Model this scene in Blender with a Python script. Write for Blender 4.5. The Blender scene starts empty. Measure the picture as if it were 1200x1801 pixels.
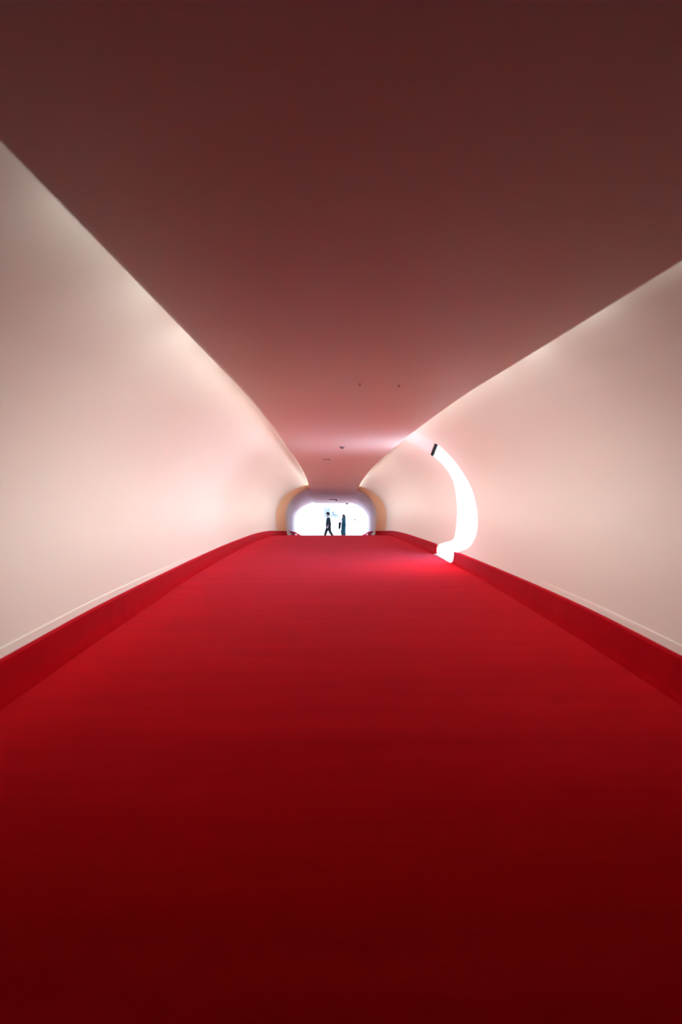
import bpy, bmesh, math, random
from mathutils import Vector, Matrix

# ------------------------------------------------------------------ camera
S = bpy.context.scene
COL = S.collection
Z0 = 1.37                     # eye height above the carpet at the photographer's feet
F_PX = 1200.0                 # focal length in pixels of the 1200 x 1801 frame

cam_d = bpy.data.cameras.new('camera')
cam_d.sensor_fit = 'VERTICAL'
cam_d.sensor_height = 36.0
cam_d.lens = 36.0 * F_PX / 1801.0
cam_d.clip_start = 0.05
cam_d.clip_end = 500
cam_d.dof.use_dof = True
cam_d.dof.focus_distance = 30.0
cam_d.dof.aperture_fstop = 2.2
cam = bpy.data.objects.new('camera', cam_d)
COL.objects.link(cam)
cam.location = (0, 0, Z0)
cam.rotation_euler = (math.radians(90), 0, -math.atan(15.0 / F_PX))
S.camera = cam

# ------------------------------------------------------------------ sky, light, exposure
SKY = 13.0
world = bpy.data.worlds.new('overcast_sky')
S.world = world
world.use_nodes = True
bg = world.node_tree.nodes['Background']
bg.inputs['Color'].default_value = (0.68, 0.81, 1.0, 1)
bg.inputs['Strength'].default_value = SKY
S.view_settings.view_transform = 'Standard'
S.view_settings.look = 'None'
S.view_settings.gamma = 1.0
S.view_settings.use_curve_mapping = False
S.view_settings.exposure = 0.0
S.cycles.max_bounces = 16
S.cycles.diffuse_bounces = 10
S.cycles.use_denoising = True
S.cycles.sample_clamp_indirect = 8.0

COVE_COLOR = (1.0, 0.97, 0.91)
COVE_W = 10.8                 # watts per metre of cove strip
COVE_TILT = {-1: 66.0, 1: 82.0}   # degrees below horizontal, left and right strip


# ------------------------------------------------------------------ the tube's measurements
def ramp(xs, ys):
    # monotone-ish smooth interpolation (Catmull style Hermite)
    n = len(xs)
    m = []
    for i in range(n):
        if i == 0:
            m.append((ys[1] - ys[0]) / (xs[1] - xs[0]))
        elif i == n - 1:
            m.append((ys[-1] - ys[-2]) / (xs[-1] - xs[-2]))
        else:
            a = (ys[i] - ys[i - 1]) / (xs[i] - xs[i - 1])
            b = (ys[i + 1] - ys[i]) / (xs[i + 1] - xs[i])
            m.append(0.0 if a * b <= 0 else 2 * a * b / (a + b))

    def f(x):
        if x <= xs[0]:
            return ys[0] + m[0] * (x - xs[0])
        if x >= xs[-1]:
            return ys[-1] + m[-1] * (x - xs[-1])
        for i in range(n - 1):
            if x <= xs[i + 1]:
                h = xs[i + 1] - xs[i]
                t = (x - xs[i]) / h
                return ((2 * t**3 - 3 * t**2 + 1) * ys[i] + (t**3 - 2 * t**2 + t) * h * m[i]
                        + (-2 * t**3 + 3 * t**2) * ys[i + 1] + (t**3 - t**2) * h * m[i + 1])
    return f


kerb_top = ramp([0, 4.15, 6, 9, 11.5, 13.3, 15.7, 19.2, 23, 26.5, 31, 36.6],
                [-1.12, -.909, -.818, -.737, -.685, -.654, -.628, -.608, -.64, -.73, -.88, -1.08])
kerb_h = ramp([0, 6, 10, 19, 26.5, 36.6], [.25, .245, .20, .19, .18, .19])
ceil_h = ramp([0, 4.9, 9.5, 12.6, 16.4, 22.8, 29.3, 36.6],
              [1.845, 1.835, 1.832, 1.81, 1.80, 1.755, 1.645, 1.54])
floor_c = ramp([0, 4, 11.5, 15.7, 19, 36.6], [.074, .074, .01, -.03, -.055, -.046])
panel_c = ramp([2, 5, 9.5, 12.6, 16.4, 22.8, 29.3, 36.6], [.226, .209, .176, .149, .13, .09, .037, -.01])
kerb_w = ramp([0, 25, 26.6, 28.3, 36.6], [2.074, 2.074, 2.03, 1.75, 1.90])     # half width between kerbs
shell_w = ramp([0, 27.2], [2.19, 2.19])
shell_v = ramp([0, 18, 23, 27.2], [1.6, 1.6, 1.50, 1.37])
PANEL_HALF = 0.965
END_Y = 36.6
HALL_Z = -1.81
NEXP = 2.3


def kz(d):
    return Z0 + kerb_top(d)


def fz(d):
    return kz(d) - kerb_h(d)


def cz(d):
    return kz(d) + ceil_h(d)


# ------------------------------------------------------------------ materials
def new_mat(name):
    m = bpy.data.materials.new(name)
    m.use_nodes = True
    nt = m.node_tree
    return m, nt, nt.nodes['Principled BSDF']


def plain(name, col, rough=0.6, metal=0.0, spec=0.5, var=0.06, scale=6.0):
    m, nt, b = new_mat(name)
    tc = nt.nodes.new('ShaderNodeTexCoord')
    nz = nt.nodes.new('ShaderNodeTexNoise')
    nz.inputs['Scale'].default_value = scale
    nz.inputs['Detail'].default_value = 4
    mix = nt.nodes.new('ShaderNodeMixRGB')
    mix.inputs[1].default_value = tuple(c * (1 - var) for c in col) + (1,)
    mix.inputs[2].default_value = tuple(min(1, c * (1 + var)) for c in col) + (1,)
    nt.links.new(tc.outputs['Object'], nz.inputs['Vector'])
    nt.links.new(nz.outputs['Fac'], mix.inputs[0])
    nt.links.new(mix.outputs[0], b.inputs['Base Color'])
    b.inputs['Roughness'].default_value = rough
    b.inputs['Metallic'].default_value = metal
    b.inputs['Specular IOR Level'].default_value = spec
    return m


def plaster(name, c1, c2, rough=0.55, bump=0.03):
    m, nt, b = new_mat(name)
    tc = nt.nodes.new('ShaderNodeTexCoord')
    mp = nt.nodes.new('ShaderNodeMapping')
    mp.inputs['Scale'].default_value = (1.0, 0.45, 1.6)
    n1 = nt.nodes.new('ShaderNodeTexNoise')
    n1.inputs['Scale'].default_value = 0.9
    n1.inputs['Detail'].default_value = 3
    n1.inputs['Roughness'].default_value = 0.5
    mix = nt.nodes.new('ShaderNodeMixRGB')
    mix.inputs[1].default_value = c1 + (1,)
    mix.inputs[2].default_value = c2 + (1,)
    n2 = nt.nodes.new('ShaderNodeTexNoise')
    n2.inputs['Scale'].default_value = 55
    n2.inputs['Detail'].default_value = 3
    n3 = nt.nodes.new('ShaderNodeTexNoise')
    n3.inputs['Scale'].default_value = 1.3
    n3.inputs['Detail'].default_value = 2
    b1 = nt.nodes.new('ShaderNodeBump')
    b1.inputs['Strength'].default_value = bump
    b1.inputs['Distance'].default_value = 0.01
    b2 = nt.nodes.new('ShaderNodeBump')
    b2.inputs['Strength'].default_value = 0.25
    b2.inputs['Distance'].default_value = 0.03
    L = nt.links.new
    L(tc.outputs['Object'], mp.inputs['Vector'])
    L(mp.outputs['Vector'], n1.inputs['Vector'])
    L(mp.outputs['Vector'], n3.inputs['Vector'])
    L(tc.outputs['Object'], n2.inputs['Vector'])
    L(n1.outputs['Fac'], mix.inputs[0])
    L(mix.outputs[0], b.inputs['Base Color'])
    L(n3.outputs['Fac'], b2.inputs['Height'])
    L(n2.outputs['Fac'], b1.inputs['Height'])
    L(b2.outputs['Normal'], b1.inputs['Normal'])
    L(b1.outputs['Normal'], b.inputs['Normal'])
    b.inputs['Roughness'].default_value = rough
    b.inputs['Specular IOR Level'].default_value = 0.25
    return m


def carpet(name, c1, c2):
    m, nt, b = new_mat(name)
    L = nt.links.new
    tc = nt.nodes.new('ShaderNodeTexCoord')
    mp = nt.nodes.new('ShaderNodeMapping')
    mp.inputs['Scale'].default_value = (0.35, 2.6, 1.0)      # pile brushed across the tube
    n1 = nt.nodes.new('ShaderNodeTexNoise')
    n1.inputs['Scale'].default_value = 1.6
    n1.inputs['Detail'].default_value = 5
    n1.inputs['Roughness'].default_value = 0.6
    n2 = nt.nodes.new('ShaderNodeTexNoise')
    n2.inputs['Scale'].default_value = 160
    n2.inputs['Detail'].default_value = 2
    mix = nt.nodes.new('ShaderNodeMixRGB')
    mix.inputs[1].default_value = c1 + (1,)
    mix.inputs[2].default_value = c2 + (1,)
    cr = nt.nodes.new('ShaderNodeMapRange')
    cr.inputs[1].default_value = 0.3
    cr.inputs[2].default_value = 0.7
    bp = nt.nodes.new('ShaderNodeBump')
    bp.inputs['Strength'].default_value = 0.35
    bp.inputs['Distance'].default_value = 0.004
    L(tc.outputs['Object'], mp.inputs['Vector'])
    L(mp.outputs['Vector'], n1.inputs['Vector'])
    L(tc.outputs['Object'], n2.inputs['Vector'])
    L(n1.outputs['Fac'], cr.inputs[0])
    L(cr.outputs[0], mix.inputs[0])
    L(mix.outputs[0], b.inputs['Base Color'])
    L(n2.outputs['Fac'], bp.inputs['Height'])
    L(bp.outputs['Normal'], b.inputs['Normal'])
    b.inputs['Roughness'].default_value = 0.85
    b.inputs['Specular IOR Level'].default_value = 0.0
    b.inputs['Sheen Weight'].default_value = 0.20
    b.inputs['Sheen Roughness'].default_value = 0.3
    b.inputs['Sheen Tint'].default_value = (1.0, 0.45, 0.72, 1)
    return m


M = {}
M['wall'] = plaster('cream_plaster', (.795, .785, .745), (.845, .84, .80))
M['ceiling'] = plaster('rose_grey_ceiling_paint', (.85, .835, .79), (.89, .875, .83), bump=0.02)
M['header'] = plaster('white_header_paint', (.86, .84, .84), (.90, .88, .88))
M['tan'] = plaster('tan_joint_filler', (.80, .56, .38), (.85, .62, .43))  # warm bounce shading of the step face put into the colour
M['endshell'] = plaster('pale_lilac_plaster', (.86, .83, .88), (.90, .87, .92))  # white plaster with the lilac daylight cast put into its colour
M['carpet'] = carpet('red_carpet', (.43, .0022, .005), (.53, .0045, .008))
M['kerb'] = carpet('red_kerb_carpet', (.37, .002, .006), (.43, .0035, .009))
M['white'] = plaster('white_hall_paint', (.84, .85, .86), (.88, .89, .90))
M['facade'] = plain('grey_concrete', (.34, .34, .35), 0.85, var=.08, scale=1.5)
M['paving'] = plain('pale_concrete', (.86, .86, .87), 0.8, var=.04, scale=2)
M['dark'] = plain('dark_entry_paint', (.045, .035, .032), 0.8)  # near-black finish for the added surfaces that soak up light
M['black'] = plain('black_metal', (.002, .0015, .003), 0.9, spec=.1)
M['grey'] = plain('grey_plastic', (.20, .20, .23), 0.5)
M['palegrey'] = plain('pale_grey_plastic', (.55, .53, .55), 0.45)
M['railgrey'] = plain('rail_grey_paint', (.15, .135, .115), 0.4)
M['device'] = plain('dark_device_plastic', (.06, .05, .045), 0.5)
M['steel'] = plain('brushed_steel', (.40, .43, .44), 0.35, metal=0.6)
M['tealrail'] = plain('pale_teal_rail_paint', (.10, .125, .105), 0.4)
M['skin'] = plain('skin', (.17, .085, .07), 0.5, var=.05, scale=12)
M['suit'] = plain('charcoal_suit_cloth', (.0028, .004, .007), 0.9, spec=.15, var=.25, scale=20)
M['trouser'] = plain('black_trouser_cloth', (.0014, .0014, .003), 0.9, spec=.15, var=.2, scale=20)
M['hat'] = plain('black_felt', (.002, .002, .005), 0.95, spec=.1)
M['shirt'] = plain('grey_blue_shirt_cloth', (.10, .13, .15), 0.8)
M['teal'] = plain('teal_suit_cloth', (.0003, .017, .027), 0.9, spec=.15, var=.25, scale=9)
M['hair'] = plain('dark_brown_hair', (.008, .005, .006), 0.7, spec=.2, var=.3, scale=40)
M['coat'] = plain('black_wool', (.001, .0012, .0025), 0.95, spec=.1, var=.3, scale=25)
M['leather'] = plain('black_leather', (.008, .007, .008), 0.4)
M['eye'] = plain('dark_eye', (.01, .008, .008), 0.3)
M['lip'] = plain('lip', (.24, .08, .08), 0.5)
M['picblue'] = plain('pale_blue_print', (.105, .125, .15), 0.5, var=.18, scale=2.5)
M['picpale'] = plain('very_pale_print', (.19, .175, .16), 0.5, var=.12, scale=3)
M['picteal'] = plain('soft_teal_print', (.07, .095, .095), 0.5, var=.3, scale=4)


# ------------------------------------------------------------------ mesh helpers
def tag(o, label=None, cat=None, group=None, kind=None):
    if label:
        o['label'] = label
    if cat:
        o['category'] = cat
    if group:
        o['group'] = group
    if kind:
        o['kind'] = kind
    return o


def finish(name, me, mat, parent=None, smooth=True, sharp=35):
    me.validate()
    bm = bmesh.new()
    bm.from_mesh(me)
    bmesh.ops.recalc_face_normals(bm, faces=bm.faces)
    bm.to_mesh(me)
    bm.free()
    if smooth:
        me.polygons.foreach_set('use_smooth', [True] * len(me.polygons))
        if sharp:
            me.set_sharp_from_angle(angle=math.radians(sharp))
    o = bpy.data.objects.new(name, me)
    COL.objects.link(o)
    if mat is not None:
        me.materials.append(mat)
    if parent is not None:
        o.parent = parent
    return o


def from_bm(name, bm, mat, parent=None, smooth=True, sharp=35):
    me = bpy.data.meshes.new(name)
    bm.to_mesh(me)
    bm.free()
    return finish(name, me, mat, parent, smooth, sharp)


def thick_grid(name, P, Q, mat, parent=None, sharp=35):
    """P, Q: equal grids of points (inner and outer skin); a closed solid between them"""
    ni, nj = len(P), len(P[0])
    v = [p for r in P for p in r] + [q for r in Q for q in r]
    k = ni * nj
    ix = lambda i, j: i * nj + j
    f = []
    for i in range(ni - 1):
        for j in range(nj - 1):
            a, b, c, d = ix(i, j), ix(i + 1, j), ix(i + 1, j + 1), ix(i, j + 1)
            f.append((a, b, c, d))
            f.append((d + k, c + k, b + k, a + k))
    for i in range(ni - 1):
        for j in (0, nj - 1):
            a, b = ix(i, j), ix(i + 1, j)
            f.append((a, b, b + k, a + k))
    for j in range(nj - 1):
        for i in (0, ni - 1):
            a, b = ix(i, j), ix(i, j + 1)
            f.append((a, b, b + k, a + k))
    me = bpy.data.meshes.new(name)
    me.from_pydata(v, [], f)
    return finish(name, me, mat, parent, True, sharp)


def loft(name, rings, mat, parent=None, sharp=35, closed=True, caps=True):
    """rings of equal point count, joined into a tube with capped ends"""
    n = len(rings[0])
    v = [p for r in rings for p in r]
    f = []
    for i in range(len(rings) - 1):
        for j in range(n if closed else n - 1):
            j2 = (j + 1) % n
            f.append((i * n + j, i * n + j2, (i + 1) * n + j2, (i + 1) * n + j))
    if caps:
        f.append(tuple(range(n)))
        f.append(tuple((len(rings) - 1) * n + j for j in range(n)))
    me = bpy.data.meshes.new(name)
    me.from_pydata([tuple(p) for p in v], [], f)
    return finish(name, me, mat, parent, True, sharp)


def box(name, x0, x1, y0, y1, z0, z1, mat, parent=None, bevel=0.0):
    bm = bmesh.new()
    bmesh.ops.create_cube(bm, size=1.0)
    for v in bm.verts:
        v.co = Vector((x0 + (v.co.x + .5) * (x1 - x0), y0 + (v.co.y + .5) * (y1 - y0), z0 + (v.co.z + .5) * (z1 - z0)))
    if bevel:
        bmesh.ops.bevel(bm, geom=list(bm.edges), offset=bevel, segments=2, profile=0.7, affect='EDGES')
    return from_bm(name, bm, mat, parent, True, 30)


def tube(name, pts, r, mat, parent=None, seg=12):
    pts = [Vector(p) for p in pts]
    rings = []
    for i, p in enumerate(pts):
        t = (pts[min(i + 1, len(pts) - 1)] - pts[max(i - 1, 0)]).normalized()
        up = Vector((0, 0, 1)) if abs(t.z) < .9 else Vector((0, 1, 0))
        a = t.cross(up).normalized()
        b = a.cross(t).normalized()
        rings.append([p + (a * math.cos(q) + b * math.sin(q)) * r for q in [2 * math.pi * k / seg for k in range(seg)]])
    return loft(name, rings, mat, parent)


def lathe(name, prof, mat, loc, parent=None, seg=24, sx=1.0, sy=1.0, flip=False):
    """profile of (radius, height) pairs turned about z"""
    rings = []
    for r, h in prof:
        rings.append([(loc[0] + sx * max(r, 1e-4) * math.cos(2 * math.pi * k / seg),
                       loc[1] + sy * max(r, 1e-4) * math.sin(2 * math.pi * k / seg),
                       loc[2] + h) for k in range(seg)])
    return loft(name, rings, mat, parent)


def empty(name, loc, label, cat, group=None, rz=0):
    o = bpy.data.objects.new(name, None)
    COL.objects.link(o)
    o.location = loc
    o.rotation_euler = (0, 0, rz)
    o.empty_display_size = .1
    return tag(o, label, cat, group)


def frange(a, b, step):
    n = max(1, int(math.ceil((b - a) / step)))
    return [a + (b - a) * i / n for i in range(n + 1)]


# ------------------------------------------------------------------ tube shell profile
LOW = [-.30, -.06, 0, .03, .06, .10, .15, .20, .28, .36, .46]
DOOR_H = 1.775
_th_door = math.asin(((DOOR_H - .56) / 1.6) ** (NEXP / 2))
THETA = sorted(set([math.radians(4.0 * k) for k in range(0, 23)] + [_th_door, math.pi / 2]))
ROWS = [('h', h) for h in LOW] + [('t', t) for t in THETA]
ROW_DOOR = LOW.__len__() + THETA.index(_th_door)


def shell_point(d, row, side, off=0.0, w=None, v=None):
    w = shell_w(d) if w is None else w
    v = shell_v(d) if v is None else v
    if row[0] == 'h':
        h = row[1]
        u = (.56 - h) / 1.9
        x = w * (1 - u ** NEXP) ** (1 / NEXP) + off
        t = 0
    else:
        t = row[1]
        x = (w + off) * max(math.cos(t), 0) ** (2 / NEXP)
        h = .56 + (v + off) * math.sin(t) ** (2 / NEXP)
    c = floor_c(d)
    return (c + side * x, d, kz(d) + h)


def row_h(row, v=1.6):
    return row[1] if row[0] == 'h' else .56 + v * math.sin(row[1]) ** (2 / NEXP)


# doorway edges on the right wall, as depth against height above the kerb
near_edge = ramp([-.30, -.06, 0, .13, .36, .5, 1.06, 1.35, 1.6, DOOR_H], [11.80, 11.75, 11.6, 10.87, 10.45, 10.37, 10.49, 10.62, 10.62, 10.58])
far_edge = ramp([-.30, -.06, 0, .087, .19, .38, .68, .98, 1.29, 1.51, DOOR_H], [13.72, 13.7, 13.6, 12.88, 12.18, 12.06, 11.96, 11.85, 11.65, 11.68, 11.95])
THK = .25
RING_Y = 27.2


def shell_wall(name, side, dfun_list, rows, label, off0=0.0):
    """dfun_list: list of functions row -> depth"""
    P = [[shell_point(df(r), r, side, off0) for r in rows] for df in dfun_list]
    Q = [[shell_point(df(r), r, side, THK) for r in rows] for df in dfun_list]
    o = thick_grid(name, P, Q, M['wall'])
    return tag(o, label, 'wall', kind='structure')


def dark_edge(r):
    # the added dark walls end on a slanting line: further in at the foot, further back at the crown
    h = min(max(row_h(r), 0), 2.16)
    return 3.3 - 1.75 * min(max((h - .7) / 1.1, 0), 1)


DARK_TO = 1.5
shell_wall('wall_left', -1, [(lambda r, s=s: dark_edge(r) + (4.2 - dark_edge(r)) * s) for s in (0, .2, .4, .6, .8, 1)] + [(lambda r, d=d: d) for d in frange(4.8, RING_Y, .6)], ROWS,
           'cream curved plaster wall along the left of the tube')


def h_of(r):
    return min(row_h(r), DOOR_H)


near_list = [(lambda r, s=s: dark_edge(r) + (4.2 - dark_edge(r)) * s) for s in (0, .2, .4, .6, .8, 1)] + [(lambda r, d=d: d) for d in frange(4.8, 8.0, .6)] + \
            [(lambda r, s=s: 8 + (near_edge(h_of(r)) - 8) * s) for s in (.25, .5, .7, .85, .93, 1.0)]
shell_wall('wall_right', 1, near_list, ROWS, 'cream curved plaster wall on the right, nearer than the bright doorway')
far_list = [(lambda r, s=s: far_edge(h_of(r)) + (15 - far_edge(h_of(r))) * s) for s in (0, .07, .15, .3, .5, .75, 1.0)] + \
           [(lambda r, d=d: d) for d in frange(15.6, RING_Y, .6)]
shell_wall('wall_right', 1, far_list, ROWS, 'cream curved plaster wall on the right, beyond the bright doorway')
hd = near_edge(DOOR_H)
fd = far_edge(DOOR_H)
HEAD_NEAR, HEAD_FAR = 1.767, 1.665       # the header's lower edge dips away from the viewer


def head_theta(d):
    h = HEAD_NEAR + (HEAD_FAR - HEAD_NEAR) * (d - hd) / (fd - hd)
    return math.asin(((h - .56) / 1.6) ** (NEXP / 2))


P, Q = [], []
for d in frange(hd, fd, .15):
    t0 = head_theta(d)
    rows = [('t', t0 + (math.pi / 2 - t0) * k / 14) for k in range(15)]
    P.append([shell_point(d, r, 1, .0) for r in rows])
    Q.append([shell_point(d, r, 1, THK) for r in rows])
o = thick_grid('trim_1', P, Q, M['header'])
tag(o, 'white header panel above the bright doorway in the right wall', 'door header', kind='structure')

# added light-absorbing shell, out of view: dark walls behind the first visible stretch of tube
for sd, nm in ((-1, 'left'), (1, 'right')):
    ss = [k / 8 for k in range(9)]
    P = [[shell_point(-5 + (dark_edge(r) + 5) * q, r, sd, .0) for r in ROWS] for q in ss]
    Q = [[shell_point(-5 + (dark_edge(r) + 5) * q, r, sd, THK) for r in ROWS] for q in ss]
    o = thick_grid('wall_' + nm, P, Q, M['dark'])  # added dark wall, out of view, to absorb light
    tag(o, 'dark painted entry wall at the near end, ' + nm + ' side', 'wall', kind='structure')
o = box('wall_back', -2.6, 2.7, -5.2, -5.0, fz(-5) - .2, cz(-5) + .6, M['dark'])  # added out of view to keep light out
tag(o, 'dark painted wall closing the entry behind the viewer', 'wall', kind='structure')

# ------------------------------------------------------------------ collar, lip and end section of the tube

def end_wall(name, side, sec, mat, label, cat):
    P = [[shell_point(d, r, side, 0, w, v) for r in ROWS] for d, w, v in sec]
    Q = [[shell_point(d, r, side, THK, w, v) for r in ROWS] for d, w, v in sec]
    o = thick_grid(name, P, Q, mat)
    return tag(o, label, cat, kind='structure')


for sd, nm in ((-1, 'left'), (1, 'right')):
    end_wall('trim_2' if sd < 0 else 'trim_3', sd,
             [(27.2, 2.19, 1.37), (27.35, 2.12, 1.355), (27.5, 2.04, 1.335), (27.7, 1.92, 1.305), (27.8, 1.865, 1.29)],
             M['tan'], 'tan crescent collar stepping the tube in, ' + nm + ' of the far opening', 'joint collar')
    end_wall('trim_4' if sd < 0 else 'trim_5', sd,
             [(27.8, 1.865, 1.29), (27.95, 1.83, 1.285), (28.3, 1.80, 1.28)],
             M['wall'], 'thin cream lip inside the tan collar, ' + nm + ' of the far opening', 'trim')
    end_wall('wall_' + nm, sd, [(28.3, 1.80, 1.28), (30, 1.83, 1.25), (33, 1.90, 1.19), (END_Y, 1.97, 1.125)],
             M['endshell'], 'pale lilac end section of tube wall, ' + nm + ' of the far opening', 'wall')

# ------------------------------------------------------------------ floor
P, Q = [], []
for d in frange(-5.2, .9, .6):
    xs = [floor_c(d) + k / 2 * 2.45 for k in range(-2, 3)]
    P.append([(x, d, fz(d)) for x in xs])
    Q.append([(x, d, fz(d) - .15) for x in xs])
o = thick_grid('floor', P, Q, M['dark'])  # dark stretch added to cut bounce at the near end
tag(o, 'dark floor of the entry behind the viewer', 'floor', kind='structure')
P, Q = [], []
for d in frange(.9, END_Y, .6):
    xs = [floor_c(d) + k / 8 * 2.3 for k in range(-8, 9)]
    P.append([(x, d, fz(d)) for x in xs])
    Q.append([(x, d, fz(d) - .15) for x in xs])
o = thick_grid('floor', P, Q, M['carpet'])
tag(o, 'red carpeted floor running up the tube and over a crest', 'carpet floor', kind='structure')
P, Q = [], []
for d, z in ((END_Y, fz(END_Y)), (38.5, Z0 - 1.42), (40.5, Z0 - 1.60), (42.5, Z0 - 1.76), (43.4, Z0 + HALL_Z + .01)):
    P.append([(x, d, z) for x in (-2.2, -1, 0, 1, 2.1)])
    Q.append([(x, d, Z0 + HALL_Z - .1) for x in (-2.2, -1, 0, 1, 2.1)])
o = thick_grid('floor', P, Q, M['facade'])
tag(o, 'grey ramp dropping from the tube to the hall floor', 'ramp', kind='structure')


# ------------------------------------------------------------------ carpeted kerbs
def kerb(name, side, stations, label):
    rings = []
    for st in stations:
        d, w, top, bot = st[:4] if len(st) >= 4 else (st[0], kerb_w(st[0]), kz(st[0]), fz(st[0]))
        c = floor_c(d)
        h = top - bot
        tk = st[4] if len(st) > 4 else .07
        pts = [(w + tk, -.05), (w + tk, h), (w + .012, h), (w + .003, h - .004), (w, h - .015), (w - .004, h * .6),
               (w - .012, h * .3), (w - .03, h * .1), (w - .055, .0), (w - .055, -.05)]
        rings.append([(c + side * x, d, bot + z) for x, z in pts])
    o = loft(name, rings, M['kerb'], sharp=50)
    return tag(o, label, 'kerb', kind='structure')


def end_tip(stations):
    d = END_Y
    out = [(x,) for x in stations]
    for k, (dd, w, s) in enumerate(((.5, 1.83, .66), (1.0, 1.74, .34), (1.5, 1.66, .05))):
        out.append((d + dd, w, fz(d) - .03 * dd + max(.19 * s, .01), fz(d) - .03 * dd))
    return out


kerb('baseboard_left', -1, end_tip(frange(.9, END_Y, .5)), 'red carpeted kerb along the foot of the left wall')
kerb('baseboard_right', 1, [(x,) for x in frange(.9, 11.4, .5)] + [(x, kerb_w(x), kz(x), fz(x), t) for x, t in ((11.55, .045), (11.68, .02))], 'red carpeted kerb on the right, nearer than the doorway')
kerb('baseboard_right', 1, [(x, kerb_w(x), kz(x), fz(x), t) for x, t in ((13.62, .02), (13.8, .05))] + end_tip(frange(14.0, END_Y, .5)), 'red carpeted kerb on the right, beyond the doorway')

# thin cream wall-base strips just above the kerbs
for sd, nm, d1 in ((-1, 'left', 10.0), (1, 'right', 7.2)):
    P, Q = [], []
    for d in frange(3.3, d1, .5):
        fade = min(1, (d1 - d) / 4 + .12)
        hs = (-.03, .0, .03, .052, .058)
        P.append([(lambda p: (p[0] - sd * (.009 if k < 4 else .001) * fade, p[1], p[2]))(shell_point(d, ('h', h), sd)) for k, h in enumerate(hs)])
        Q.append([(lambda p: (p[0] + sd * .01, p[1], p[2]))(shell_point(d, ('h', h), sd)) for h in hs])
    o = thick_grid('trim_6' if sd < 0 else 'trim_7', P, Q, M['wall'])
    tag(o, 'thin cream base strip above the red kerb on the ' + nm + ' wall', 'wall base', kind='structure')

# ------------------------------------------------------------------ hung ceiling panel with cove light behind its edges
PT = .06
P, Q = [], []
for d in frange(.6, END_Y, .5):
    c, z = panel_c(max(d, 1)), cz(d)
    xs = [-1, -.985, -.95, -.6, -.3, 0, .3, .6, .95, .985, 1]
    dz = [.022, .008, 0, 0, 0, 0, 0, 0, 0, .008, .022]
    P.append([(c + PANEL_HALF * x, d, z + q) for x, q in zip(xs, dz)])
    Q.append([(c + PANEL_HALF * x, d, z + PT) for x in xs])
o = thick_grid('ceiling', P, Q, M['ceiling'], sharp=60)
tag(o, 'smooth rose-grey ceiling panel hung below the cream shell', 'ceiling', kind='structure')

SEG = 1.0


def cove_lamp(dm, sd, watts, tilt):
    ld = bpy.data.lights.new('cove_light', 'AREA')
    ld.shape = 'RECTANGLE'
    ld.size = SEG
    ld.size_y = .03
    ld.energy = watts
    ld.color = COVE_COLOR
    lo = bpy.data.objects.new('cove_light', ld)
    COL.objects.link(lo)
    lo.location = (panel_c(dm) + sd * (PANEL_HALF - .03), dm, cz(dm) + PT + (.05 if dm < 24 else .035))
    a = math.radians(tilt)
    z_ax = -Vector((sd * math.cos(a), 0, -math.sin(a)))      # lamp shines along its -Z
    slope = (cz(dm + .5) - cz(dm - .5))
    x_ax = Vector((panel_c(dm + .5) - panel_c(dm - .5), 1, slope)).normalized()
    y_ax = z_ax.cross(x_ax).normalized()
    x_ax = y_ax.cross(z_ax).normalized()
    lo.rotation_euler = Matrix((x_ax, y_ax, z_ax)).transposed().to_euler()


# extra weak lamps, added to brighten the shell along the near panel edges
for dm, w_ in ((1.7, .35), (2.7, .55), (3.7, .65), (4.7, .65), (5.7, .45)):
    cove_lamp(dm, -1, w_, 5.0)
    cove_lamp(dm, 1, w_ * .3, 5.0)
d = 2.2
while d < 26.9:
    dm = d + SEG / 2
    power = COVE_W * min(1.0, ((dm - 2.0) / 2.9) ** 1.2) * (1.0 if dm < 16 else 1.12)     # power ramped down to darken the near end
    for sd in (-1, 1):
        cove_lamp(dm, sd, power * SEG, COVE_TILT[sd])
    d += SEG

# ------------------------------------------------------------------ beyond the doorway: open white forecourt
fzd = fz(12.6)
o = box('floor', 2.46, 40, 4, 36, fzd - .3, fzd - .012, M['paving'])
tag(o, 'pale paving of the open forecourt outside the doorway', 'paving', kind='structure')
o = box('wall_outside', 2.47, 9, 13.9, 14.15, fzd - .1, fzd + 3.2, M['white'])
tag(o, 'white outside wall seen through the doorway', 'wall', kind='structure')
o = box('wall_facade', 11, 11.4, -6, 34, fzd - .3, fzd + 6.0, M['facade'])  # added out of view to block low sky light at the doorway
tag(o, 'tall grey concrete facade across the forecourt outside the doorway', 'wall', kind='structure')
P, Q = [], []
for d in frange(11.0, 13.9, .3):
    P.append([(x, d, fz(d) + .006) for x in (2.05, 2.2, 2.47)])
    Q.append([(x, d, fzd - .3) for x in (2.05, 2.2, 2.47)])
o = thick_grid('floor', P, Q, M['paving'])
tag(o, 'pale stone doorstep in the opening of the right wall', 'doorstep', kind='structure')
P, Q = [], []
for d in frange(11.7, 13.6, .3):
    P.append([(x, d, fz(d) + z) for x, z in ((2.02, .004), (2.03, .012), (2.08, .012), (2.09, .004))])
    Q.append([(x, d, fz(d) - .01) for x in (2.02, 2.03, 2.08, 2.09)])
o = thick_grid('trim_8', P, Q, M['palegrey'])
tag(o, 'pale metal threshold strip across the foot of the doorway', 'threshold', kind='structure')

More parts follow.
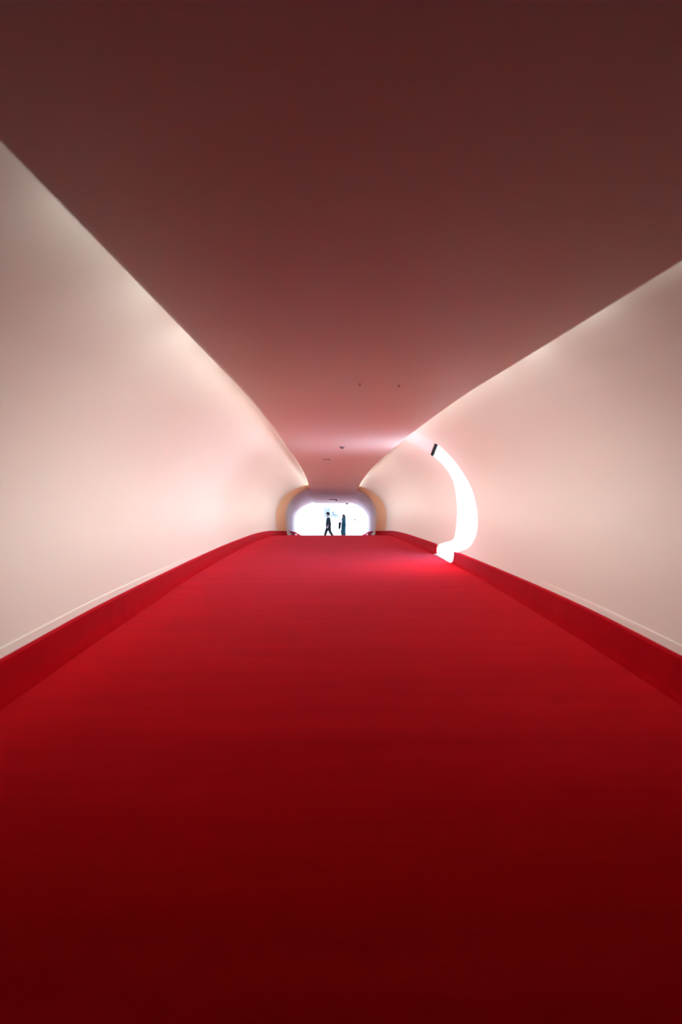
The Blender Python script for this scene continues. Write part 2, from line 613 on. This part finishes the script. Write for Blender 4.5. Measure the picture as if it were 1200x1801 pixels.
# ------------------------------------------------------------------ far hall, open to the sky
hz = Z0 + HALL_Z
o = box('floor', -9, 9, 36.9, 56, hz - .2, hz, M['white'])
tag(o, 'white hall floor beyond the end of the tube', 'floor', kind='structure')
o = box('wall_far', -9, 9, 55, 55.3, hz, hz + 4.4, M['white'])
tag(o, 'bright white wall at the back of the hall', 'wall', kind='structure')
for sd, nm in ((-1, 'left'), (1, 'right')):
    o = box('wall_hall_' + nm, sd * 9 - .15, sd * 9 + .15, 37, 55, hz, hz + 4.4, M['white'])
    tag(o, 'white side wall of the far hall, ' + nm, 'wall', kind='structure')


hall_top = hz + 4.4
for sd, nm in ((-1, 'left'), (1, 'right')):
    inn, out = [], []
    c0, z0 = floor_c(END_Y), kz(END_Y) + .56
    for h in (hz - kz(END_Y) - .1, -.4):
        inn.append((c0 + sd * 1.98, 0, kz(END_Y) + h))
        out.append((sd * 9.1, 0, kz(END_Y) + h))
    for r in ROWS[1:]:
        p = shell_point(END_Y, r, sd, .06, 1.97, 1.125)
        inn.append((p[0], 0, p[2]))
        q = 0 if r[0] == 'h' else r[1]
        tx = 9.1 / max(math.cos(q), 1e-6)
        tz = (hall_top + .1 - z0) / max(math.sin(q), 1e-6)
        k = min(tx, tz)
        out.append((c0 + sd * k * math.cos(q), 0, z0 + k * math.sin(q) if r[0] != 'h' else p[2]))
    P = [[(a[0] + (b[0] - a[0]) * u, END_Y + .02, a[2] + (b[2] - a[2]) * u) for a, b in zip(inn, out)] for u in (0, .3, 1)]
    Q = [[(a[0], a[1] + .25, a[2]) for a in row] for row in P]
    o = thick_grid('wall_hall_near_' + nm, P, Q, M['white'])
    tag(o, 'white hall wall around the end of the tube, ' + nm + ' half', 'wall', kind='structure')
for k, (x0, x1, y0, y1) in enumerate(((-9.15, -4.2, 37, 55.3), (4.2, 9.15, 37, 55.3), (-4.2, 4.2, 37, 41.5), (-4.2, 4.2, 53.5, 55.3))):
    o = box('ceiling', x0, x1, y0, y1, hall_top, hall_top + .3, M['white'])  # unseen roof slabs added; their opening sets how bright the hall is
    tag(o, 'white hall ceiling slab on the %s side of the roof opening' % ('left', 'right', 'near', 'far')[k], 'ceiling', kind='structure')


def at(x, y, d):
    """point at depth d that the photograph shows at pixel x, y"""
    return Vector(((x - 585) * d / F_PX, d, Z0 + (900.5 - y) * d / F_PX))


# ------------------------------------------------------------------ ceiling fittings
def ceil_at(X, d):
    return Vector((X, d, cz(d)))


p = ceil_at(.167, 11.8)
t = empty('smoke_detector', p, 'small round smoke detector on the bright band of the ceiling', 'smoke detector')
lathe('base', [(0, .005), (.055, .005), (.058, -.004), (.052, -.014), (0, -.014)], M['palegrey'], (0, 0, 0), t)
lathe('sensor_head', [(0, -.012), (.038, -.012), (.036, -.03), (.024, -.042), (0, -.045)], M['grey'], (0, 0, 0), t)

p = ceil_at(-.126, 15.17)
t = empty('slot_diffuser', p, 'narrow slot diffuser with two pale ends in the ceiling', 'air vent')
box('slot', -.085, .085, -.03, .03, -.012, .005, M['grey'], t, .003)
for sx in (-1, 1):
    box('end_plate', sx * .115 - .03, sx * .115 + .03, -.035, .035, -.018, .005, M['header'], t, .004)

p = ceil_at(-.321, 25.7)
t = empty('sprinkler', p, 'pale sprinkler cap on the ceiling near the tan collar', 'sprinkler')
lathe('cover_plate', [(0, .004), (.05, .004), (.05, -.008), (.04, -.014), (0, -.016)], M['header'], (0, 0, 0), t)
lathe('nozzle', [(0, -.012), (.014, -.012), (.014, -.04), (.03, -.046), (.03, -.05), (0, -.05)], M['header'], (0, 0, 0), t)

p = ceil_at(.0, 33.4)
t = empty('track_fixture', p, 'thin dark track with a small spot near the ceiling end', 'track light')
box('track', -.16, .16, -.04, .04, -.03, .004, M['grey'], t, .004)
lathe('spot_head', [(0, -.02), (.03, -.02), (.036, -.06), (.03, -.085), (0, -.085)], M['black'], (.19, .15, .0), t, 16)
tube('stem', [(.15, 0, -.012), (.19, .08, -.02), (.19, .15, -.03)], .01, M['grey'], t, 8)

p = ceil_at(-.125, 36.45)
t = empty('sprinkler', p, 'tiny grey sprinkler at the far edge of the ceiling', 'sprinkler')
lathe('cover_plate', [(0, .004), (.045, .004), (.045, -.01), (0, -.012)], M['grey'], (0, 0, 0), t)
lathe('nozzle', [(0, -.01), (.014, -.01), (.014, -.03), (.028, -.036), (.028, -.042), (0, -.042)], M['grey'], (0, 0, 0), t)

p = ceil_at(.78, 36.4)
t = empty('dome_camera', p, 'grey dome camera under the right end of the ceiling', 'camera')
lathe('mount', [(0, .004), (.085, .004), (.09, -.01), (.085, -.03), (0, -.03)], M['grey'], (0, 0, 0), t)
lathe('dome', [(0, -.028), (.07, -.028), (.066, -.055), (.045, -.08), (.02, -.09), (0, -.092)], M['steel'], (0, 0, 0), t)

for X, d_, lab in ((.208, 5.2, 'tiny dark sprinkler cap in mid ceiling, left of a pair'),
                   (.514, 5.27, 'tiny dark sprinkler cap in mid ceiling, right of a pair')):
    t = empty('sprinkler', ceil_at(X, d_), lab, 'sprinkler', 'sprinkler caps in mid ceiling')
    lathe('cover_plate', [(0, .002), (.010, .002), (.011, -.003), (.008, -.006), (0, -.006)], M['tan'], (0, 0, 0), t, 16)
    lathe('nozzle', [(0, -.005), (.004, -.005), (.004, -.014), (.007, -.016), (.007, -.018), (0, -.018)], M['grey'], (0, 0, 0), t, 12)

# ------------------------------------------------------------------ doorway fittings
pa = Vector(shell_point(hd + .03, ('t', head_theta(hd)), 1))
pb = Vector(shell_point(fd - .12, ('t', head_theta(fd - .12)), 1))
mid = (pa + pb) / 2
t = empty('transom_bar', mid, 'black metal bar across the top of the bright doorway', 'door bar')
bar = []
for p in (pa, pb):
    q = p - mid
    bar.append([(q.x + x, q.y, q.z + z) for x, z in ((-.012, .006), (.018, -.03), (.048, -.004), (.02, .03))])
loft('bar', bar, M['black'], t, sharp=20)
for k in (0, 1):
    q = (pa, pb)[k] - mid
    s = .03 if k == 0 else -.03
    box('end_bracket', q.x + .012, q.x + .05, q.y + min(0, s), q.y + max(0, s), q.z - .006, q.z + .05, M['black'], t, .004)

# a tiny sensor on an arm from the outside wall
ps = at(771.3, 799.5, 13.2)
t = empty('door_sensor', ps, 'tiny dark sensor hanging just under the top of the doorway', 'sensor')
lathe('housing', [(0, .022), (.010, .022), (.016, .004), (.018, -.012), (.012, -.022), (0, -.026)], M['black'], (0, 0, 0), t, 14)
tube('arm', [(0, 0, .016), (-.01, .08, .03), (-.014, .3, .036), (-.014, 13.9 - 13.2, .036)], .005, M['palegrey'], t, 8)

# ------------------------------------------------------------------ hall furniture
yb = 54.98
p0, p1 = at(570.5, 909.3, yb), at(597, 893.8, yb)
t = empty('wall_panel', ((p0.x + p1.x) / 2, yb, p0.z), 'wide pale blue picture on the white hall wall behind the hat', 'picture')
w2, hh = (p1.x - p0.x) / 2, p1.z - p0.z
xa = at(578.8, 0, yb).x - t.location.x
box('blue_print', -w2, xa, -.03, .0, 0, hh, M['picblue'], t, .004)
box('pale_print', xa + .06, w2, -.03, .0, 0, hh, M['picpale'], t, .004)
box('mullion', xa, xa + .06, -.045, .0, .02, hh, M['picteal'], t, .004)
box('bottom_rail', xa + .06, w2, -.045, .0, 0, .07, M['picblue'], t, .004)
bm = bmesh.new()
vs = [bm.verts.new(v) for v in ((.02, -.034, .12), (.44, -.034, .09), (.40, -.034, .2), (.2, -.034, .26), (.17, -.034, .44), (.02, -.034, .46))]
f = bm.faces.new(vs)
g = bmesh.ops.extrude_face_region(bm, geom=[f])
for v in g['geom']:
    if isinstance(v, bmesh.types.BMVert):
        v.co.y += .006
from_bm('printed_patch', bm, M['picteal'], t, False)

# two small wall devices right of the picture
p = at(624.2, 893.2, yb)
t = empty('wall_bracket', p, 'small grey bracket-shaped fitting high on the white hall wall', 'wall fitting')
box('top_arm', -.065, .055, -.05, 0, .03, .075, M['device'], t, .006)
box('back_plate', -.065, -.015, -.03, 0, -.04, .035, M['device'], t, .006)
box('lower_arm', -.03, .075, -.05, 0, -.075, -.035, M['railgrey'], t, .006)
p = at(624.4, 914.2, yb)
t = empty('call_point', p, 'small dark grey box with a pale lower flap on the hall wall', 'wall box')
box('body', -.085, .085, -.05, 0, -.01, .075, M['device'], t, .008)
for sx in (-1, 1):
    box('lug', sx * .065 - .02, sx * .065 + .02, -.06, 0, .07, .10, M['device'], t, .004)
box('flap', -.07, .06, -.035, 0, -.09, -.012, M['railgrey'], t, .008)

# low parapet on the left with a slim capping rail
pl, pr = at(505, 916.2, 50), at(571, 918.2, 50)
t = empty('parapet', ((pl.x + pr.x) / 2, 50, hz), 'low white parapet with a slim grey cap, left of the man', 'parapet')
ww, ph = (pr.x - pl.x) / 2, pr.z - hz
box('parapet_body', -ww, ww, .0, .14, 0, ph - .03, M['white'], t, .006)
box('cap_rail', -ww - .01, ww + .01, -.02, .16, ph - .03, ph + .005, M['railgrey'], t, .006)

# sloping stair handrail
t = empty('stair_handrail', (0, 49, hz), 'pale teal sloping handrail rising to the right between the people', 'handrail')
for nm, (xa_, ya_, xb_, yb_) in (('top_rail', (575, 941.3, 604, 923.5)), ('lower_rail', (588, 940.5, 606, 930.3))):
    A, B = at(xa_, ya_, 49), at(xb_, yb_, 49)
    dx = (B - A) / (B.x - A.x)
    A = A - dx * .1
    tube(nm, [A - t.location, B - t.location], .022, M['tealrail'], t, 10)
A, B = at(604, 923.5, 49), at(575, 941.3, 49)
for P_ in (A, B):
    tube('post', [(P_.x, 0, 0), (P_.x, 0, P_.z - hz)], .02, M['tealrail'], t, 10)

# straight railing on the right
t = empty('guard_rail', (0, 50, hz), 'thin pale grey guard rail with a square corner, right of the woman', 'railing')
A, B = at(607, 924.6, 50), at(621.6, 925.0, 50)
tube('top_rail', [(A.x, 0, A.z - hz), (B.x + .02, 0, B.z - hz)], .024, M['railgrey'], t, 10)
for P_ in (A, B):
    tube('post', [(P_.x, 0, 0), (P_.x, 0, P_.z - hz)], .022, M['railgrey'], t, 10)


# ------------------------------------------------------------------ people
def skin(name, chains, mat, parent, root=0, sub=2):
    """chains: list of lists of (key, (x,y,z), r); equal keys share a vertex; grown with Skin + Subdivision"""
    verts, rad, keys, edges = [], [], {}, []
    for ch in chains:
        prev = None
        for key, co, r in ch:
            if key not in keys:
                keys[key] = len(verts)
                verts.append(co)
                rad.append(r)
            i = keys[key]
            if prev is not None:
                edges.append((prev, i))
            prev = i
    me = bpy.data.meshes.new(name + '_skeleton')
    me.from_pydata(verts, edges, [])
    o = bpy.data.objects.new(name + '_skeleton', me)
    COL.objects.link(o)
    md = o.modifiers.new('skin', 'SKIN')
    md.use_smooth_shade = True
    for i, sv in enumerate(me.skin_vertices[0].data):
        r = rad[i]
        sv.radius = r if isinstance(r, tuple) else (r, r)
        sv.use_root = (i == root)
    ss = o.modifiers.new('sub', 'SUBSURF')
    ss.levels = sub
    dg = bpy.context.evaluated_depsgraph_get()
    new = bpy.data.meshes.new_from_object(o.evaluated_get(dg))
    new.name = name
    bpy.data.objects.remove(o, do_unlink=True)
    new.materials.clear()
    return finish(name, new, mat, parent, True, None)


def hand(pre, wrist, direction, palm_n, thumb_dir, curl, s=1.0):
    """finger chains from a wrist: direction of the hand, palm normal, thumb side"""
    d_, n_, t_ = Vector(direction).normalized(), Vector(palm_n).normalized(), Vector(thumb_dir).normalized()
    w = Vector(wrist)
    palm = w + d_ * .05 * s
    ch = [[(pre + 'wrist', tuple(w), .027 * s), (pre + 'palm', tuple(palm), .034 * s)]]
    for k, (off, ln) in enumerate(((.030, .072), (.010, .082), (-.010, .076), (-.030, .060))):
        a = palm + d_ * .038 * s + t_ * off * s
        b = a + (d_ * math.cos(curl) + n_ * math.sin(curl)) * ln * .5 * s
        c = b + (d_ * math.cos(2 * curl) + n_ * math.sin(2 * curl)) * ln * .5 * s
        ch.append([(pre + 'palm', tuple(palm), .034 * s), (pre + 'k%d' % k, tuple(a), .0105 * s),
                   (pre + 'm%d' % k, tuple(b), .0095 * s), (pre + 't%d' % k, tuple(c), .008 * s)])
    a = palm + t_ * .034 * s - d_ * .012 * s + n_ * .008 * s
    b = a + (d_ * .7 + t_ * .6 + n_ * .3).normalized() * .036 * s
    c = b + (d_ * .9 + n_ * .4).normalized() * .028 * s
    ch.append([(pre + 'palm', tuple(palm), .034 * s), (pre + 'th0', tuple(a), .013 * s), (pre + 'th1', tuple(b), .0105 * s),
               (pre + 'th2', tuple(c), .009 * s)])
    return ch


def face(parent, hx, hz_, s=1.0):
    """eyes, ears, mouth, nose on a head centred at (hx, 0, hz_) that looks along -x"""
    for sy in (-1, 1):
        lathe('eye', [(0, -.010), (.008, -.006), (.011, 0), (.008, .006), (0, .010)], M['eye'], (hx - .080 * s, sy * .032 * s, hz_ + .004), parent, 12, .7, 1.1)
        rings = []
        for k, (dy, sc) in enumerate(((0, 1.0), (.008, 1.05), (.016, .8), (.02, .4))):
            rings.append([(hx + .012 + .020 * sc * math.cos(q), sy * (.074 * s + dy), hz_ - .012 + .034 * sc * math.sin(q)) for q in [2 * math.pi * j / 12 for j in range(12)]])
        loft('ear', rings, M['skin'], parent, 60)
    rings = []
    for z, r in ((.012, .005), (-.010, .008), (-.028, .012), (-.038, .010), (-.042, .004)):
        rings.append([(hx - .080 * s - r * .9 + r * 1.0 * math.cos(q) * .9, r * math.sin(q) * .9, hz_ + z) for q in [2 * math.pi * j / 10 for j in range(10)]])
    loft('nose', rings, M['skin'], parent, 70)
    rings = []
    for y in (-.026, -.014, 0, .014, .026):
        k = 1 - (abs(y) / .03) ** 2
        rings.append([(hx - .080 * s - .006 * k + .006 * math.cos(q), y, hz_ - .068 + (.003 + .006 * k) * math.sin(q)) for q in [2 * math.pi * j / 8 for j in range(8)]])
    loft('mouth', rings, M['lip'], parent, 70)


def shoe(parent, ankle, heading, pitch, s=1.0):
    """a shoe whose sole is pitched (toe down positive); ankle point, heading along -x"""
    rings = []
    ca, sa = math.cos(pitch), math.sin(pitch)
    for x, w, h, b in ((.075, .022, .045, .0), (.06, .036, .075, .0), (.01, .040, .085, .0), (-.05, .040, .070, 0), (-.11, .046, .052, 0), (-.16, .040, .042, 0), (-.195, .020, .030, .004)):
        ring = []
        for q in [2 * math.pi * j / 14 for j in range(14)]:
            y = w * math.cos(q)
            z = -.085 + b + (h - b) * (.5 + .5 * math.sin(q)) if math.sin(q) > -.6 else -.085 + b
            X = x * ca + (z) * sa * -1 * 0
            Zz = z
            # pitch about the ankle
            Xr = x * ca - Zz * sa
            Zr = x * sa + Zz * ca
            ring.append((ankle[0] + Xr, ankle[1] + y, ankle[2] + Zr))
        rings.append(ring)
    return loft('shoe', rings, M['leather'], parent, 60)


# ---- man in a hat, walking to the left
pm = at(577.9, 900, 44.4)
man = empty('person', (pm.x, 44.4, hz), 'man in black hat and dark suit striding left', 'person')
FA, FK = (-.27, .09, .095), (-.17, .09, .50)      # front ankle, knee (far leg)
BA, BK = (.36, -.09, .15), (.11, -.09, .50)       # back ankle, knee (near leg)
RW, LW = (-.19, .15, 1.13), (-.03, -.255, .91)    # far and near wrist
body = skin('body', [
    [('pel', (0, 0, .95), .10), ('waist', (-.005, 0, 1.12), .095), ('chest', (-.015, 0, 1.32), .115), ('neck', (-.02, 0, 1.475), .058),
     ('nk2', (-.035, 0, 1.525), .054), ('jaw', (-.068, 0, 1.565), (.082, .074)), ('skull', (-.045, 0, 1.64), (.112, .094)), ('crown', (-.035, 0, 1.705), (.085, .074))],
    [('pel', (0, 0, .95), .10), ('hf', (-.02, .08, .88), .07), ('kf', FK, .052), ('af', FA, .04)],
    [('pel', (0, 0, .95), .10), ('hb', (.02, -.08, .88), .07), ('kb', BK, .052), ('ab', BA, .04)],
    [('chest', (-.015, 0, 1.32), .115), ('sf', (-.01, .175, 1.385), .06), ('ef', (.0, .235, 1.11), .042), ('Rwrist', RW, .027)],
    [('chest', (-.015, 0, 1.32), .115), ('sb', (.02, -.175, 1.385), .06), ('eb', (.07, -.25, 1.12), .042), ('Lwrist', LW, .027)],
] + hand('R', RW, (-1, -.1, .15), (0, -.3, -1), (0, -1, 0), .35)
  + hand('L', LW, (-.15, 0, -1), (0, .6, 0), (-1, 0, 0), .45), M['skin'], man)
face(body, -.05, 1.635)
skin('jacket', [
    [('hem', (0, 0, .80), (.20, .165)), ('pel', (0, 0, .95), (.195, .16)), ('waist', (-.01, 0, 1.12), (.185, .155)), ('chest', (.0, 0, 1.30), (.19, .16)), ('col', (.01, 0, 1.43), (.105, .10)), ('col2', (.0, 0, 1.475), (.068, .068))],
    [('chest', (.0, 0, 1.30), .16), ('sf', (-.01, .18, 1.38), .09), ('ef', (.0, .24, 1.11), .068), ('cf', (-.15, .165, 1.125), .05)],
    [('chest', (.0, 0, 1.30), .16), ('sb', (.03, -.18, 1.38), .095), ('eb', (.075, -.255, 1.12), .074), ('cb', (-.02, -.255, .94), .054)],
], M['suit'], man, sub=2)
skin('shirt', [[('a', (-.115, 0, 1.22), (.05, .05)), ('b', (-.125, 0, 1.32), (.055, .05)), ('c', (-.085, 0, 1.42), (.055, .05)), ('d', (-.04, 0, 1.50), (.064, .066))]], M['shirt'], man)
skin('trousers', [
    [('w', (0, 0, 1.02), .14), ('pel', (0, 0, .92), .15)],
    [('pel', (0, 0, .92), .15), ('hf', (-.03, .085, .82), .125), ('kf', FK, .096), ('mf', (-.225, .09, .28), .084), ('af', (FA[0] + .01, FA[1], .13), .076)],
    [('pel', (0, 0, .92), .15), ('hb', (.04, -.085, .82), .125), ('kb', BK, .096), ('mb', (.235, -.09, .32), .084), ('ab', (BA[0] - .01, BA[1], .20), .074)],
], M['trouser'], man)
shoe(man, FA, 0, -.10)
shoe(man, (BA[0], BA[1], BA[2]), 0, .38)
hat = lathe('hat', [(.0, .0), (.10, .0), (.14, -.010), (.158, .004), (.152, .014), (.13, .006), (.106, .014), (.104, .04), (.10, .09), (.085, .125), (.05, .137), (0, .14)],
            M['hat'], (0, 0, 0), man, 28, 1.08, .94)
band = lathe('hat_band', [(.104, .015), (.109, .015), (.108, .044), (.102, .044)], M['black'], (0, 0, 0), hat, 28, 1.08, .94)
hat.location = (-.040, 0, 1.672)
hat.rotation_euler = (0, math.radians(16), 0)
skin('hair', [[('a', (.03, 0, 1.585), (.062, .066)), ('b', (.0, 0, 1.655), (.082, .076))]], M['hair'], man)

# ---- woman in teal, following him
pw = at(604.6, 900, 44.4)
wom = empty('person', (pw.x, 44.4, hz), 'woman with long dark hair in a teal suit carrying a dark coat', 'person')
RW, LW = (-.19, .09, 1.14), (-.12, -.13, 1.235)
wb = skin('body', [
    [('pel', (0, 0, .94), .09), ('waist', (-.005, 0, 1.08), .085), ('chest', (-.015, 0, 1.28), .10), ('neck', (-.02, 0, 1.43), .048),
     ('nk2', (-.035, 0, 1.48), .046), ('jaw', (-.07, 0, 1.525), (.074, .066)), ('skull', (-.047, 0, 1.60), (.104, .088)), ('crown', (-.035, 0, 1.66), (.078, .068))],
    [('pel', (0, 0, .94), .09), ('hf', (-.01, .07, .86), .065), ('kf', (-.06, .08, .48), .05), ('af', (-.05, .08, .09), .037)],
    [('pel', (0, 0, .94), .09), ('hb', (.0, -.07, .86), .065), ('kb', (.0, -.08, .48), .05), ('ab', (.08, -.08, .09), .037)],
    [('chest', (-.015, 0, 1.28), .10), ('sf', (0, .15, 1.355), .055), ('ef', (.02, .19, 1.11), .038), ('Rwrist', RW, .024)],
    [('chest', (-.015, 0, 1.28), .10), ('sb', (.03, -.15, 1.355), .055), ('eb', (.08, -.20, 1.12), .038), ('Lwrist', LW, .024)],
] + hand('R', RW, (-1, -.3, .0), (0, 0, -1), (0, -1, 0), .5, .92)
  + hand('L', LW, (-1, .25, -.25), (0, .5, -1), (0, 1, .3), .5, .92), M['skin'], wom)
face(wb, -.05, 1.59, .92)
skin('jacket', [
    [('hem', (0, 0, .80), (.175, .16)), ('pel', (.0, 0, .94), (.165, .155)), ('waist', (.01, 0, 1.10), (.14, .13)), ('chest', (.0, 0, 1.27), (.155, .14)), ('col', (.0, 0, 1.39), (.09, .085)), ('col2', (-.01, 0, 1.435), (.058, .056))],
    [('chest', (.0, 0, 1.27), .14), ('sf', (0, .15, 1.345), .08), ('ef', (.02, .195, 1.11), .062), ('cf', (-.15, .105, 1.135), .044)],
    [('chest', (.0, 0, 1.27), .14), ('sb', (.04, -.155, 1.345), .088), ('eb', (.085, -.205, 1.12), .07), ('cb', (-.085, -.14, 1.22), .046)],
], M['teal'], wom)
skin('trousers', [
    [('w', (0, 0, 1.0), .13), ('pel', (0, 0, .88), .15)],
    [('pel', (0, 0, .88), .15), ('hf', (-.03, .075, .76), .13), ('kf', (-.08, .08, .48), .115), ('af', (-.02, .08, .10), .11)],
    [('pel', (0, 0, .88), .15), ('hb', (.01, -.075, .76), .13), ('kb', (.02, -.08, .48), .115), ('ab', (.07, -.08, .10), .11)],
], M['teal'], wom)
shoe(wom, (-.05, .08, .09), 0, 0)
shoe(wom, (.08, -.08, .09), 0, 0)
skin('hair', [
    [('top', (-.01, 0, 1.685), (.07, .068)), ('cr', (.0, 0, 1.63), (.098, .092)), ('bk', (.035, 0, 1.53), (.088, .092)), ('nape', (.055, 0, 1.41), (.075, .098)), ('tail', (.07, 0, 1.30), (.05, .085))],
    [('cr', (.0, 0, 1.63), .09), ('s1', (-.015, -.07, 1.57), .035), ('s2', (.0, -.095, 1.45), .036), ('s3', (.005, -.11, 1.34), .026)],
    [('cr', (.0, 0, 1.63), .09), ('r1', (-.015, .07, 1.57), .035), ('r2', (.0, .095, 1.45), .036), ('r3', (.005, .11, 1.34), .026)],
], M['hair'], wom)
skin('scarf', [[('a', (-.095, 0, 1.20), (.045, .06)), ('b', (-.085, 0, 1.30), (.058, .065)), ('c', (-.05, 0, 1.40), (.07, .07)), ('d', (-.03, 0, 1.46), (.06, .06))]], M['coat'], wom)

# ---- the coat over her forearms
coat_top = empty('coat', (pw.x - .245, 44.4, hz), 'black coat hanging over the forearms of the woman in teal', 'coat')
rings = []
for z, cx, rx, ry in ((1.135, .01, .03, .12), (1.12, .0, .075, .17), (1.06, .0, .085, .18), (.98, .0, .07, .17), (.90, -.005, .06, .15), (.82, -.01, .05, .13), (.74, -.02, .04, .11), (.69, -.025, .03, .09)):
    ring = []
    for j in range(28):
        q = 2 * math.pi * j / 28
        k = 1 + .10 * math.sin(5 * q + z * 9) + .06 * math.sin(9 * q - z * 14)
        ring.append((cx + rx * k * math.cos(q), ry * k * math.sin(q) - .02, z + .012 * math.sin(3 * q)))
    rings.append(ring)
loft('coat_body', rings, M['coat'], coat_top, 60)
skin('sleeve', [[('a', (-.03, -.12, 1.06), .045), ('b', (-.05, -.15, .95), .044), ('c', (-.055, -.15, .80), .04), ('d', (-.06, -.145, .70), .04)]], M['coat'], coat_top)
